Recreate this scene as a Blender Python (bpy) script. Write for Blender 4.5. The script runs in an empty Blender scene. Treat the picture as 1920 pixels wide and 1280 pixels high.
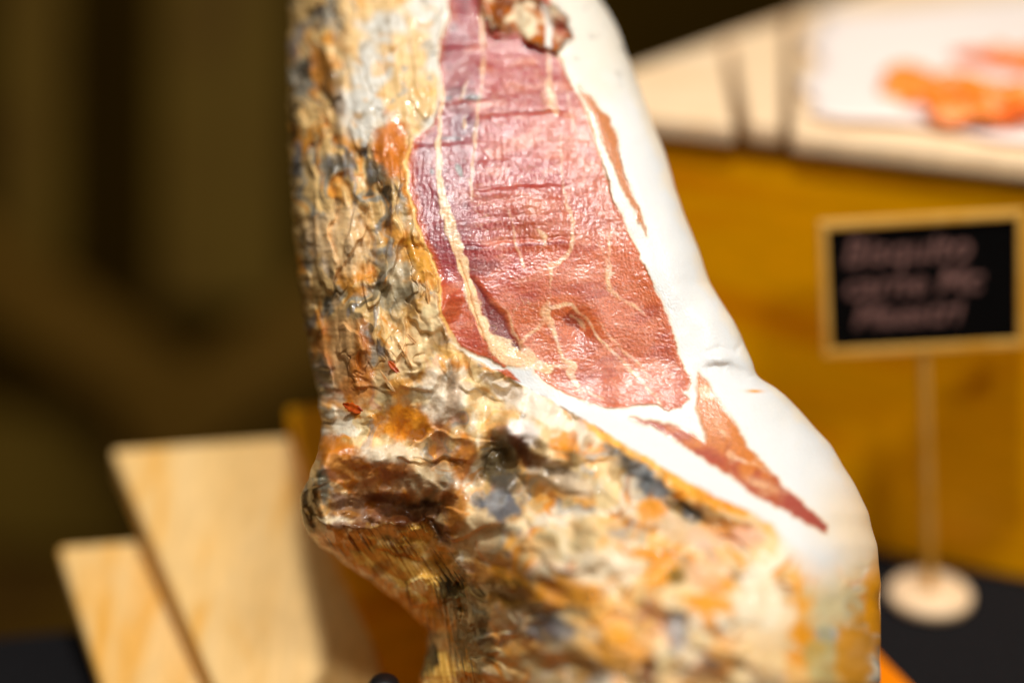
import bpy, math
import numpy as np
from mathutils import Vector

S = bpy.context.scene
COL = S.collection

# ------------------------------------------------------------------ camera
CAM_H = 0.537
PITCH = math.radians(24.0)
D0 = 0.80
FOC = 70.0
cd = bpy.data.cameras.new("camera")
cam = bpy.data.objects.new("camera", cd)
COL.objects.link(cam)
cam.location = (0, 0, CAM_H)
cam.rotation_euler = (math.pi / 2 - PITCH, 0, 0)
cd.lens = FOC
cd.sensor_width = 36.0
cd.clip_start = 0.02
cd.clip_end = 50
cd.dof.use_dof = True
cd.dof.focus_distance = D0
cd.dof.aperture_fstop = 1.45
S.camera = cam

# ------------------------------------------------------------------ world and lamps
W = bpy.data.worlds.new("World")
S.world = W
W.use_nodes = True
bg = W.node_tree.nodes["Background"]
bg.inputs[0].default_value = (1.0, 0.78, 0.46, 1)
bg.inputs[1].default_value = 0.15


def area(name, loc, target, size, power, col):
    l = bpy.data.lights.new(name, 'AREA')
    l.shape = 'DISK'
    l.size = size
    l.energy = power
    l.color = col
    o = bpy.data.objects.new(name, l)
    COL.objects.link(o)
    o.location = loc
    d = Vector(target) - Vector(loc)
    o.rotation_euler = d.to_track_quat('-Z', 'Y').to_euler()
    return o


area("key_fill_lamp", (0.0, 0.48, 1.75), (0.02, 0.75, 0.25), 0.11, 19.5, (1.0, 0.975, 0.94))
area("key_fill_lamp", (0.40, -0.10, 1.25), (0.02, 0.75, 0.22), 0.20, 5.2, (1.0, 0.95, 0.88))  # fill added from the front to lift fat, bulge and underside
area("key_fill_lamp", (-0.06, 0.33, 1.6), (0.0, 0.75, 0.27), 0.55, 1.6, (1.0, 0.95, 0.95))  # broad soft light added for sheen on the meat
area("key_fill_lamp", (0.95, 0.50, 1.5), (0.5, 1.1, 0.15), 0.3, 9, (1.0, 0.93, 0.82))  # side light added to brighten the crate front

S.view_settings.view_transform = 'Standard'
S.view_settings.look = 'None'
S.view_settings.exposure = 0.0
S.view_settings.gamma = 1.0
S.view_settings.use_curve_mapping = False
S.render.engine = 'CYCLES'
S.cycles.use_denoising = True
S.cycles.max_bounces = 6
S.cycles.sample_clamp_indirect = 4

# ------------------------------------------------------------------ pixel / space helpers
CP, SP = math.cos(PITCH), math.sin(PITCH)
K = 36.0 / 1920.0 / FOC


def P(px, py, d):
    """point on the view ray through photo pixel (px,py) at axial depth d (arrays allowed)"""
    u = (np.asarray(px, float) - 960) * K
    v = (np.asarray(py, float) - 640) * K
    d = np.asarray(d, float)
    X = d * u
    Y = d * (CP - v * SP)
    Z = CAM_H - d * (SP + v * CP)
    return np.stack(np.broadcast_arrays(X, Y, Z), -1)


def G(px, py, z):
    """point where that ray meets the level z"""
    v = (py - 640) * K
    return Vector(P(px, py, (CAM_H - z) / (SP + v * CP)))


def V3(px, py, d):
    return Vector(P(px, py, d))


def srgb(r, g, b):
    c = np.array([r, g, b], float) / 255
    return np.where(c < 0.04045, c / 12.92, ((c + 0.055) / 1.055) ** 2.4)


# ------------------------------------------------------------------ object helpers
def thing(name, label, cat, loc, group=None):
    o = bpy.data.objects.new(name, None)
    COL.objects.link(o)
    o.location = loc
    o['label'] = label
    o['category'] = cat
    if group:
        o['group'] = group
    return o


def mesh_obj(name, verts, faces, mat, parent=None, smooth=False, bevel=0.0):
    off = Vector(parent.location) if parent else Vector((0, 0, 0))
    if parent is not None and parent.parent is not None:
        off = off + Vector(parent.parent.location)
    m = bpy.data.meshes.new(name)
    m.from_pydata([tuple(Vector(v) - off) for v in verts], [], faces)
    m.materials.append(mat)
    if smooth:
        m.polygons.foreach_set('use_smooth', [True] * len(m.polygons))
    o = bpy.data.objects.new(name, m)
    COL.objects.link(o)
    if parent:
        o.parent = parent
    if bevel:
        b = o.modifiers.new("bevel", 'BEVEL')
        b.width = bevel
        b.segments = 3
        b.limit_method = 'ANGLE'
    return o


def prism(name, top, bot, mat, parent=None, bevel=0.0):
    """closed solid between two polygons with equal vertex counts"""
    n = len(top)
    vs = list(top) + list(bot)
    fs = [tuple(range(n)), tuple(range(2 * n - 1, n - 1, -1))]
    for i in range(n):
        j = (i + 1) % n
        fs.append((i, i + n, j + n, j))
    o = mesh_obj(name, vs, fs, mat, parent, bevel=bevel)
    import bmesh
    bm = bmesh.new()
    bm.from_mesh(o.data)
    bmesh.ops.recalc_face_normals(bm, faces=bm.faces)
    bm.to_mesh(o.data)
    bm.free()
    return o


def slab(name, top, thick, mat, parent=None, bevel=0.0):
    return prism(name, top, [Vector(v) - Vector((0, 0, thick)) for v in top], mat, parent, bevel)


# ------------------------------------------------------------------ materials
def new_mat(name):
    m = bpy.data.materials.new(name)
    m.use_nodes = True
    nt = m.node_tree
    return m, nt, nt.nodes["Principled BSDF"]


def wood(name, c1, c2, c3, rough=0.45, spec=0.15, scale=(14, 3, 14), rot=0.0, rz=0.0):
    m, nt, b = new_mat(name)
    N, L = nt.nodes, nt.links
    tc = N.new('ShaderNodeTexCoord')
    mp = N.new('ShaderNodeMapping')
    mp.inputs['Scale'].default_value = scale
    mp.inputs['Rotation'].default_value = (0, rot, rz)
    L.new(tc.outputs['Object'], mp.inputs[0])
    n1 = N.new('ShaderNodeTexNoise')
    n1.inputs['Scale'].default_value = 2.2
    n1.inputs['Detail'].default_value = 4
    n1.inputs['Distortion'].default_value = 0.6
    L.new(mp.outputs[0], n1.inputs[0])
    r = N.new('ShaderNodeValToRGB')
    r.color_ramp.elements[0].position = 0.3
    r.color_ramp.elements[0].color = (*srgb(*c2), 1)
    r.color_ramp.elements[1].position = 0.65
    r.color_ramp.elements[1].color = (*srgb(*c1), 1)
    e = r.color_ramp.elements.new(0.46)
    e.color = (*(0.5 * srgb(*c1) + 0.5 * srgb(*c3)), 1)
    L.new(n1.outputs[0], r.inputs[0])
    n2 = N.new('ShaderNodeTexNoise')
    n2.inputs['Scale'].default_value = 14
    n2.inputs['Detail'].default_value = 5
    L.new(mp.outputs[0], n2.inputs[0])
    mx = N.new('ShaderNodeMix')
    mx.data_type = 'RGBA'
    mx.blend_type = 'MULTIPLY'
    mx.inputs[0].default_value = 0.35
    L.new(r.outputs[0], mx.inputs[6])
    L.new(n2.outputs[0], mx.inputs[7])
    hs = N.new('ShaderNodeHueSaturation')
    hs.inputs['Value'].default_value = 1.15
    hs.inputs['Saturation'].default_value = 1.0
    L.new(mx.outputs[2], hs.inputs['Color'])
    L.new(hs.outputs[0], b.inputs['Base Color'])
    b.inputs['Roughness'].default_value = rough
    b.inputs['Specular IOR Level'].default_value = spec
    bp = N.new('ShaderNodeBump')
    bp.inputs['Strength'].default_value = 0.2
    bp.inputs['Distance'].default_value = 0.001
    L.new(n2.outputs[0], bp.inputs['Height'])
    L.new(bp.outputs[0], b.inputs['Normal'])
    return m


def plain(name, c, rough=0.5, var=0.15, scale=40, metal=0.0, c2=None):
    m, nt, b = new_mat(name)
    N, L = nt.nodes, nt.links
    tc = N.new('ShaderNodeTexCoord')
    n = N.new('ShaderNodeTexNoise')
    n.inputs['Scale'].default_value = scale
    n.inputs['Detail'].default_value = 4
    L.new(tc.outputs['Object'], n.inputs[0])
    r = N.new('ShaderNodeValToRGB')
    ca = srgb(*c)
    cb = srgb(*c2) if c2 else ca * (1 - var)
    r.color_ramp.elements[0].position = 0.35
    r.color_ramp.elements[0].color = (*cb, 1)
    r.color_ramp.elements[1].position = 0.65
    r.color_ramp.elements[1].color = (*ca, 1)
    L.new(n.outputs[0], r.inputs[0])
    L.new(r.outputs[0], b.inputs['Base Color'])
    b.inputs['Roughness'].default_value = rough
    b.inputs['Metallic'].default_value = metal
    b.inputs['Specular IOR Level'].default_value = .08 if rough > .7 else .5
    return m


M_PINE = wood("pine", (255, 214, 146), (248, 180, 70), (253, 202, 120), 0.5, scale=(26, 5, 5), rz=0.45)
M_AMBER = wood("amber_wood", (254, 178, 0), (236, 142, 0), (248, 166, 0), 0.4, scale=(3, 3, 16))
M_BASEW = wood("orange_board", (240, 132, 6), (214, 100, 3), (230, 120, 4), 0.4, scale=(4, 16, 4))
M_GAP = plain("gap_shade", (84, 50, 4), 0.9, 0.3, 60)  # dark tone standing in for shade in the lid gaps
M_PALE = wood("pale_board", (250, 220, 180), (240, 200, 150), (250, 215, 170), 0.5, scale=(4, 18, 4))
M_DARKW = wood("dark_wood", (94, 72, 10), (78, 54, 4), (88, 65, 6), 0.7, scale=(6, 6, 1.5))
M_BRACE = wood("brace_wood", (92, 64, 0), (72, 46, 0), (84, 58, 0), 0.7, scale=(3, 3, 6))
M_WALL = plain("dark_wall", (72, 52, 4), 0.9, 0.35, 3)
M_CLOTH = plain("dark_cloth", (30, 29, 31), 0.95, 0.5, 300)
M_PAPER = plain("white_paper", (250, 236, 228), 0.6, 0.05, 12)
M_SLICE = plain("sliced_ham", (255, 150, 60), 0.4, 0.3, 60, c2=(255, 122, 8))
M_FRAME = wood("sign_frame_wood", (222, 172, 84), (208, 150, 50), (216, 162, 68), 0.5, scale=(20, 20, 20))
M_SLATE = plain("chalkboard", (5, 4, 4), 0.9, 0.4, 60)
M_CHALK = plain("chalk", (132, 98, 92), 0.9, 0.5, 200)
M_BASE = wood("sign_base_wood", (250, 222, 184), (244, 208, 160), (250, 216, 172), 0.5, scale=(20, 5, 20))
M_IRON = plain("black_iron", (18, 18, 20), 0.4, 0.3, 100)

# ------------------------------------------------------------------ setting
# table: dark cloth, its far edge running behind the stand and the crate
far = [G(-900, 1283, 0), G(2500, 932, 0)]
near = [Vector((0.9, -0.1, 0)), Vector((-0.9, -0.1, 0))]
tb = thing("table", "table under a near black cloth, below the ham stand and the chalkboard sign", "table", (0, 0.5, -0.75))
slab("table_top", [far[0], far[1], near[0], near[1]], 0.03, M_CLOTH, tb, 0.004)
for lx, ly in ((-0.7, 0.05), (0.8, 0.05), (-0.55, 0.7), (0.75, 1.0)):
    q = [Vector((lx - .03, ly - .03, -.034)), Vector((lx + .03, ly - .03, -.034)), Vector((lx + .03, ly + .03, -.034)), Vector((lx - .03, ly + .03, -.034))]
    slab("leg", q, 0.716, M_DARKW, tb)
fl = mesh_obj("floor", [(-6, -3, -.75), (6, -3, -.75), (6, 6, -.75), (-6, 6, -.75)], [(0, 1, 2, 3)], M_WALL)
fl['kind'] = 'structure'
wl = mesh_obj("wall", [(-6, 3.2, -.75), (6, 3.2, -.75), (6, 3.2, 3.2), (-6, 3.2, 3.2), (-6, 3.26, -.75), (6, 3.26, -.75), (6, 3.26, 3.2), (-6, 3.26, 3.2)],
              [(0, 1, 2, 3), (5, 4, 7, 6), (0, 4, 5, 1), (3, 2, 6, 7)], M_WALL)
wl['kind'] = 'structure'


def plank(name, a, b, w, d, t, mat, parent):
    """a flat board from photo pixel a to b, w photo pixels wide, standing at depth d"""
    A, B = V3(*a, d), V3(*b, d)
    ax = (B - A).normalized()
    view = Vector((0, CP, -SP))
    side = ax.cross(view).normalized() * (w * K * d / 2)
    th = view * t
    q = [A + side, B + side, B - side, A - side]
    return prism(name, q, [v + th for v in q], mat, parent, 0.004)


rack = thing("wooden_rack", "dark brown wooden rack with crossed braces, standing behind the table left of the ham", "rack", (-0.5, 2.1, -0.75))
plank("upright_board", (420, -420), (415, 575), 245, 2.05, .03, M_DARKW, rack)
plank("upright_board", (55, -420), (55, 500), 130, 2.06, .03, M_DARKW, rack)
plank("brace", (-160, 400), (430, 830), 150, 2.0, .03, M_BRACE, rack)
plank("brace", (760, 480), (260, 850), 160, 1.96, .03, M_BRACE, rack)
plank("rail", (-200, 900), (820, 900), 260, 2.1, .03, M_DARKW, rack)
plank("rail", (-200, 1150), (820, 1150), 300, 2.12, .03, M_BRACE, rack)
plank("leg", (-60, 1200), (-60, 2300), 200, 2.2, .03, M_DARKW, rack)
plank("leg", (620, 1200), (620, 2300), 200, 2.2, .03, M_DARKW, rack)

# ------------------------------------------------------------------ crate with boards, right
Hc = 0.23
C0, C1, C2 = G(1000, 188, Hc), G(1920, 300, Hc), G(1560, 0, Hc)
ex = (C1 - C0)
ey = (C2 - C0)
exn, eyn = ex.normalized(), ey.normalized()
LX, LY = ex.length * 1.5, ey.length * 2.6


def cr(u, v, z=Hc):
    p = C0 + exn * u + eyn * v
    return Vector((p.x, p.y, z))


def uv_at(px, py, z=Hc):
    p = G(px, py, z) - C0
    det = exn.x * eyn.y - exn.y * eyn.x
    return (p.x * eyn.y - p.y * eyn.x) / det, (exn.x * p.y - exn.y * p.x) / det


crate = thing("wooden_crate", "large amber wooden crate behind the little chalkboard sign", "crate", cr(LX / 2, LY / 2, 0))
ins = 0.006
q = [cr(ins, ins, Hc - .016), cr(LX - ins, ins, Hc - .016), cr(LX - ins, LY - ins, Hc - .016), cr(ins, LY - ins, Hc - .016)]
slab("side_panel", q, Hc - .0165, M_AMBER, crate, 0.003)
slab("gap_shade_sheet", [cr(.004, .004, Hc - .0125), cr(LX - .004, .004, Hc - .0125), cr(LX - .004, LY - .004, Hc - .0125), cr(.004, LY - .004, Hc - .0125)], .003, M_GAP, crate)  # dark sheet added so the gaps between lid boards look shaded
u1a, _ = uv_at(1398, 226)
u2a, _ = uv_at(1408, 222)
u2b, _ = uv_at(1478, 226)
u3a, _ = uv_at(1500, 240)
t1a = uv_at(1356, 78)
t2a = uv_at(1368, 72)
t2b = uv_at(1475, 30)
t3a = uv_at(1492, 20)
slab("lid_board", [cr(0, 0), cr(u1a, 0), cr(*t1a), cr(0, LY * .35)], .012, M_PALE, crate, .003)
slab("lid_board", [cr(u2a, .012, Hc - .001), cr(u2b, .012, Hc - .001), cr(*t2b, Hc - .001), cr(*t2a, Hc - .001)], .012, M_PALE, crate, .003)
slab("lid_board", [cr(u3a, 0), cr(LX, 0), cr(LX, LY), cr(t3a[0], LY), cr(*t3a)], .012, M_PALE, crate, .003)


def sheet(name, pts, z, mat, amp=0.0, parent=None, n=24, seed=1, thick=0.0012):
    """thin wavy sheet over a quad given as four ground points (u,v in crate axes)"""
    rng = np.random.default_rng(seed)
    ph = rng.uniform(0, 6, 6)
    vs, fs = [], []
    A, B, C, Dq = [np.array(cr(*p, 0)) for p in pts]
    for j in range(n + 1):
        for i in range(n + 1):
            s, t = i / n, j / n
            p = A * (1 - s) * (1 - t) + B * s * (1 - t) + C * s * t + Dq * (1 - s) * t
            w = math.sin(9 * s + ph[0]) * math.sin(7 * t + ph[1]) + .6 * math.sin(17 * s + 5 * t + ph[2])
            e = 0.012 * (math.sin(13 * s + ph[3]) * (t > .9 or t < .1) + math.sin(15 * t + ph[4]) * (s > .9 or s < .1))
            vs.append(Vector((p[0] + e * .4, p[1] + e * .4, z + amp * (1.2 + w * .7))))
    for j in range(n):
        for i in range(n):
            a = j * (n + 1) + i
            fs.append((a, a + 1, a + n + 2, a + n + 1))
    o = mesh_obj(name, vs, fs, mat, parent, smooth=True)
    s = o.modifiers.new("thickness", 'SOLIDIFY')
    s.thickness = thick
    s.offset = 1
    return o


pp = [uv_at(1512, 226), uv_at(2200, 310), (uv_at(2200, 310)[0], LY * .8), uv_at(1530, 40)]
paper = sheet("serving_paper", pp, Hc + .0015, M_PAPER, .0012, None, 30, 3)
paper['label'] = "white serving paper spread over the top of the amber crate"
paper['category'] = "paper"


def slice_at(px, py, w, h, rot, zz, seed):
    """a crumpled thin slice lying on the paper"""
    c = G(px, py, zz)
    rng = np.random.default_rng(seed)
    n, rn = 36, 9
    vs = [Vector((c.x, c.y, zz + .004))]
    fs = []
    ph = rng.uniform(0, 6, 5)
    for r in range(1, rn + 1):
        for k in range(n):
            a = 2 * math.pi * k / n
            rr = r / rn * (1 + .16 * math.sin(3 * a + ph[0]) + .1 * math.sin(7 * a + ph[1]))
            x, y = rr * w * math.cos(a), rr * h * math.sin(a)
            X = c.x + x * math.cos(rot) - y * math.sin(rot)
            Y = c.y + x * math.sin(rot) + y * math.cos(rot)
            vs.append(Vector((X, Y, zz + .004 + .003 * math.sin(r * 1.1 + 2 * a + ph[2]) + .002 * math.sin(5 * a + ph[3]))))
    for k in range(n):
        fs.append((0, 1 + k, 1 + (k + 1) % n))
    for r in range(rn - 1):
        for k in range(n):
            a, b = 1 + r * n + k, 1 + r * n + (k + 1) % n
            fs.append((a, a + n, b + n, b))
    o = mesh_obj("ham_slice", vs, fs, M_SLICE, None, smooth=True)
    s = o.modifiers.new("thickness", 'SOLIDIFY')
    s.thickness = .0015
    o['category'] = "ham slice"
    o['group'] = "ham slices on the crate"
    return o


for (a, lb) in (((1742, 172, .028, .024, .3, Hc + .004, 1), "orange ham slice on the white paper, farthest left of the slices"),
                ((1820, 212, .026, .018, -.6, Hc + .008, 2), "orange ham slice nearest the front edge of the crate"),
                ((1895, 190, .028, .018, -.5, Hc + .012, 4), "pinkish orange ham slice resting on the front slice, cut by the right border"),
                ((1915, 122, .030, .018, -.4, Hc + .005, 5), "orange ham slice farthest back on the white paper")):
    slice_at(*a)['label'] = lb

# ------------------------------------------------------------------ chalkboard sign
base = G(1742, 1128, 0)
sign = thing("chalkboard_sign", "small black chalkboard sign with handwriting in a wooden frame on a round foot", "sign", base)


def lathe(name, prof, c, mat, parent, n=48):
    vs, fs = [], []
    for r, z in prof:
        for k in range(n):
            a = 2 * math.pi * k / n
            vs.append(Vector((c.x + r * math.cos(a), c.y + r * math.sin(a), c.z + z)))
    for i in range(len(prof) - 1):
        for k in range(n):
            a, b = i * n + k, i * n + (k + 1) % n
            fs.append((a, b, b + n, a + n))
    fs.append(tuple(range(n - 1, -1, -1)))
    fs.append(tuple((len(prof) - 1) * n + k for k in range(n)))
    return mesh_obj(name, vs, fs, mat, parent, smooth=True)


lathe("foot", [(.0196, .0005), (.021, .002), (.021, .0055), (.0198, .007), (.005, .0075)], base, M_BASE, sign)
BW, BH = .0965, .067
rdist = base.y
# board centre: on the vertical plane through the stem
ctop = P(1731, 535, 1.0)
tt = rdist / ctop[1]
bc = Vector((ctop[0] * tt, rdist, CAM_H + (ctop[2] - CAM_H) * tt))
yaw, roll, lean = math.radians(-4), math.radians(5.0), math.radians(8)
from mathutils import Matrix
R = Matrix.Rotation(yaw, 3, 'Z') @ Matrix.Rotation(-lean, 3, 'X') @ Matrix.Rotation(-roll, 3, 'Y')


def bpt(x, y, z):
    return bc + R @ Vector((x, y, z))


def bbox(name, x0, x1, y0, y1, z0, z1, mat, parent, bev=.0008):
    q = [bpt(x0, y0, z0), bpt(x1, y0, z0), bpt(x1, y0, z1), bpt(x0, y0, z1)]
    r = [bpt(x0, y1, z0), bpt(x1, y1, z0), bpt(x1, y1, z1), bpt(x0, y1, z1)]
    return prism(name, q, r, mat, parent, bev)


fw = .0038
bbox("frame", -BW / 2, BW / 2, 0, .006, BH / 2 - fw, BH / 2, M_FRAME, sign)
bbox("frame", -BW / 2, BW / 2, 0, .006, -BH / 2, -BH / 2 + fw, M_FRAME, sign)
bbox("frame", -BW / 2, -BW / 2 + fw, 0, .006, -BH / 2 + fw, BH / 2 - fw, M_FRAME, sign)
bbox("frame", BW / 2 - fw, BW / 2, 0, .006, -BH / 2 + fw, BH / 2 - fw, M_FRAME, sign)
slate = bbox("slate_panel", -BW / 2 + fw, BW / 2 - fw, .002, .005, -BH / 2 + fw, BH / 2 - fw, M_SLATE, sign, 0)
for txt, x, z, sz in (("Bisquito", -.038, .0115, .0185), ("carne Mc", -.038, -.0045, .0175), ("Maestri", -.034, -.0195, .017)):
    c = bpy.data.curves.new("writing", 'FONT')
    c.body = txt
    c.size = sz
    c.shear = .25
    c.extrude = .0002
    c.offset = .0003
    c.materials.append(M_CHALK)
    o = bpy.data.objects.new("writing", c)
    COL.objects.link(o)
    bpy.context.view_layer.update()
    me = bpy.data.meshes.new_from_object(o.evaluated_get(bpy.context.evaluated_depsgraph_get()))
    bpy.data.objects.remove(o)
    o = bpy.data.objects.new("writing", me)
    COL.objects.link(o)
    o.parent = sign
    o.location = bpt(x, .0016, z) - base
    o.rotation_euler = (R @ Matrix.Rotation(math.pi / 2, 3, 'X')).to_euler()
# stem
sb, stp = base + Vector((0, 0, .007)), bpt(0, .0035, -BH / 2)
vs, fs = [], []
for i in range(9):
    c = sb.lerp(stp, i / 8)
    for k in range(12):
        a = math.pi * 2 * k / 12
        r = .0027 * (1.3 if i == 0 else 1)
        vs.append(c + Vector((r * math.cos(a), r * math.sin(a), 0)))
for i in range(8):
    for k in range(12):
        a, b = i * 12 + k, i * 12 + (k + 1) % 12
        fs.append((a, b, b + 12, a + 12))
mesh_obj("stem", vs, fs, M_FRAME, sign, smooth=True)

# ------------------------------------------------------------------ ham stand, left and below
st = thing("ham_stand", "pale pine ham stand of sloping boards that carries the cured ham", "ham stand", G(900, 1500, 0))
top = [G(1636, 1208, .02), G(2000, 1560, .02), G(420, 1900, .02), G(480, 1110, .02)]
slab("base_board", top, .0195, M_BASEW, st, .003)


def plane4(pix, depths):
    """four corners; the last depth is solved so that the face is flat"""
    a, b, c = [V3(*p, d) for p, d in zip(pix[:3], depths[:3])]
    n = (b - a).cross(c - a)
    o = Vector((0, 0, CAM_H))
    r = V3(*pix[3], 1.0) - o
    t = n.dot(a - o) / n.dot(r)
    return [a, b, c, o + r * t]


bt = plane4([(208, 840), (470, 1440), (770, 1440), (590, 812)], [1.0, .865, .865])
slab("sloping_board", bt, .016, M_PINE, st, .0025)
b2 = plane4([(108, 1022), (235, 1430), (430, 1440), (330, 1005)], [.985, .885, .885])
slab("sloping_board", b2, .012, M_PINE, st, .0025)
b3 = plane4([(535, 760), (770, 1430), (1010, 1430), (800, 740)], [.995, .878, .878])
slab("sloping_board", b3, .012, M_AMBER, st, .0025)
# black clamp screw under the ham
sc = V3(720, 1284, .82)
cl = lathe("clamp_screw", [(.003, -.05), (.003, -.004), (.006, -.003), (.0065, .001), (.005, .003), (.001, .0035)], sc, M_IRON, st, 10)

# ------------------------------------------------------------------ THE HAM
rs = np.random.RandomState(7)
TAB = rs.rand(64, 256, 256).astype(np.float32)


GX, GY = np.cos(TAB * 6.2832), np.sin(TAB * 6.2832)


NG = 1.65


def vnoise(x, y, seed):
    gx, gy = GX[seed % 64], GY[seed % 64]
    xi, yi = np.floor(x).astype(int), np.floor(y).astype(int)
    dx, dy = x - xi, y - yi
    fx = dx * dx * dx * (dx * (dx * 6 - 15) + 10)
    fy = dy * dy * dy * (dy * (dy * 6 - 15) + 10)
    x0, x1, y0, y1 = xi & 255, (xi + 1) & 255, yi & 255, (yi + 1) & 255
    a = gx[y0, x0] * dx + gy[y0, x0] * dy
    b = gx[y0, x1] * (dx - 1) + gy[y0, x1] * dy
    c = gx[y1, x0] * dx + gy[y1, x0] * (dy - 1)
    d = gx[y1, x1] * (dx - 1) + gy[y1, x1] * (dy - 1)
    return ((a * (1 - fx) + b * fx) * (1 - fy) + (c * (1 - fx) + d * fx) * fy) * NG


def fbm(x, y, scale, octv=4, seed=0, sx=1.0, sy=1.0, gain=.5, ang=0.0):
    if ang:
        c, s = math.cos(ang), math.sin(ang)
        x, y = x * c + y * s, -x * s + y * c
    scale = scale * 1.25
    X, Y = x / (scale * sx) + 31.7 * seed, y / (scale * sy) + 17.3 * seed
    a, tot, out = 1.0, 0.0, 0.0
    for o in range(octv):
        out = out + a * vnoise(X, Y, seed * 7 + o)
        tot += a
        a *= gain
        X, Y = X * 2.03 + 5.1, Y * 2.03 + 9.2
    return out / tot * 1.6


def ridged(x, y, scale, octv=3, seed=0, sx=1., sy=1., ang=0.):
    return 1 - np.abs(fbm(x, y, scale, octv, seed, sx, sy, .5, ang)) * 2


def sstep(a, b, x):
    t = np.clip((x - a) / (b - a), 0, 1)
    return t * t * (3 - 2 * t)


def seg_dist(x, y, pts):
    """distance to polyline and interpolated width"""
    best = np.full(x.shape, 1e9)
    wid = np.zeros(x.shape)
    for p, q in zip(pts[:-1], pts[1:]):
        ax, ay, bx, by = p[0], p[1], q[0], q[1]
        dx, dy = bx - ax, by - ay
        t = np.clip(((x - ax) * dx + (y - ay) * dy) / (dx * dx + dy * dy + 1e-9), 0, 1)
        d = np.hypot(x - ax - t * dx, y - ay - t * dy)
        m = d < best
        best = np.where(m, d, best)
        if len(p) > 2:
            wid = np.where(m, p[2] + (q[2] - p[2]) * t, wid)
    return best, wid


def poly_sdf(x, y, pts):
    """negative inside"""
    d, _ = seg_dist(x, y, list(pts) + [pts[0]])
    ins = np.zeros(x.shape, bool)
    n = len(pts)
    for i in range(n):
        x1, y1, x2, y2 = *pts[i], *pts[(i + 1) % n]
        if y1 == y2:
            continue
        c = ((y1 > y) != (y2 > y)) & (x < (x2 - x1) * (y - y1) / (y2 - y1) + x1)
        ins ^= c
    return np.where(ins, -d, d)


def blob(x, y, cx, cy, rx, ry, ang=0.0):
    c, s = math.cos(ang), math.sin(ang)
    u = ((x - cx) * c + (y - cy) * s) / rx
    v = (-(x - cx) * s + (y - cy) * c) / ry
    return np.exp(-(u * u + v * v))


YL = [-330, 0, 100, 200, 300, 400, 500, 600, 700, 780, 815, 845, 880, 930, 965, 1000, 1020, 1050, 1080, 1110, 1150, 1185, 1230, 1280, 1500, 1700]
XL = [560, 545, 541, 540, 544, 549, 558, 570, 588, 603, 602, 597, 584, 564, 564, 575, 598, 640, 678, 722, 775, 802, 797, 786, 800, 830]
YR = [-330, -60, 0, 25, 55, 90, 130, 200, 260, 300, 350, 400, 450, 500, 530, 560, 600, 640, 680, 700, 712, 722, 745, 780, 830, 900, 960, 1020, 1100, 1200, 1280, 1500, 1700]
XR = [1000, 1085, 1124, 1142, 1158, 1172, 1188, 1213, 1236, 1250, 1266, 1282, 1303, 1320, 1330, 1348, 1377, 1395, 1411, 1417, 1428, 1448, 1476, 1508, 1555, 1600, 1628, 1644, 1652, 1652, 1650, 1560, 1400]


def smooth_interp(y, ys, xs, r=10):
    o = 0
    for k in (-1, -.5, 0, .5, 1):
        o = o + np.interp(y + k * r, ys, xs)
    return o / 5


rows = np.concatenate([np.linspace(-330, -20, 50, endpoint=False), np.arange(-20, 1300, 1.45), np.linspace(1300, 1690, 70)])
xl = smooth_interp(rows, YL, XL, 8)
xr = smooth_interp(rows, YR, XR, 6)
xl = xl + fbm(rows * 0, rows, 26, 3, 3) * np.where(rows < 1000, 3.0, 6)
xr = xr + fbm(rows * 0 + 90, rows, 60, 2, 5) * 2
# closing ends
for yy, sg in ((-330, 1), (1690, -1)):
    t = np.clip(sg * (rows - yy) / 130, 0, 1)
    k = np.sqrt(np.clip(1 - (1 - t) ** 2, 0.0004, 1))
    cc = (xl + xr) / 2
    xl, xr = cc + (xl - cc) * k, cc + (xr - cc) * k

NF, NB = 780, 70
ts = np.linspace(0, 1, NF)
# denser columns near the silhouettes
ts = ts - 0.10 * np.sin(2 * np.pi * ts) / (2 * np.pi) * 6 * .9
ts = (ts - ts[0]) / (ts[-1] - ts[0])
Yg = np.repeat(rows[:, None], NF, 1)
X = xl[:, None] + (xr - xl)[:, None] * ts[None]
Y = Yg

def smi(Yv, ys, xs, rad=55):
    ax = np.arange(-600, 2000, 2.0)
    g = np.interp(ax, ys, xs)
    kx = np.arange(-rad, rad + 1, 2.0)
    kk = np.exp(-(kx / (rad * .5)) ** 2)
    g = np.convolve(np.pad(g, len(kx) // 2, 'edge'), kk / kk.sum(), 'valid')[:len(ax)]
    return np.interp(Yv, ax, g)


# ---- front shape -----------------------------------------------------------
yk = [-330, -100, 0, 200, 400, 550, 700, 850, 1000, 1150, 1300, 1500, 1690]
face = smi(Y, yk, [-420, -330, -275, -150, -48, 0, 30, 130, 285, 405, 480, 400, 200], 130)
side = smi(Y, yk, [-420, -330, -275, -150, -60, -30, -10, 5, 0, -40, -30, 20, 50])
wlow = sstep(770, 1120, X + (Y - 1000) * -0.15)
w700 = sstep(640, 800, Y)
Hf = face * (1 - w700) + w700 * (side + (face - side) * wlow)
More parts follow.
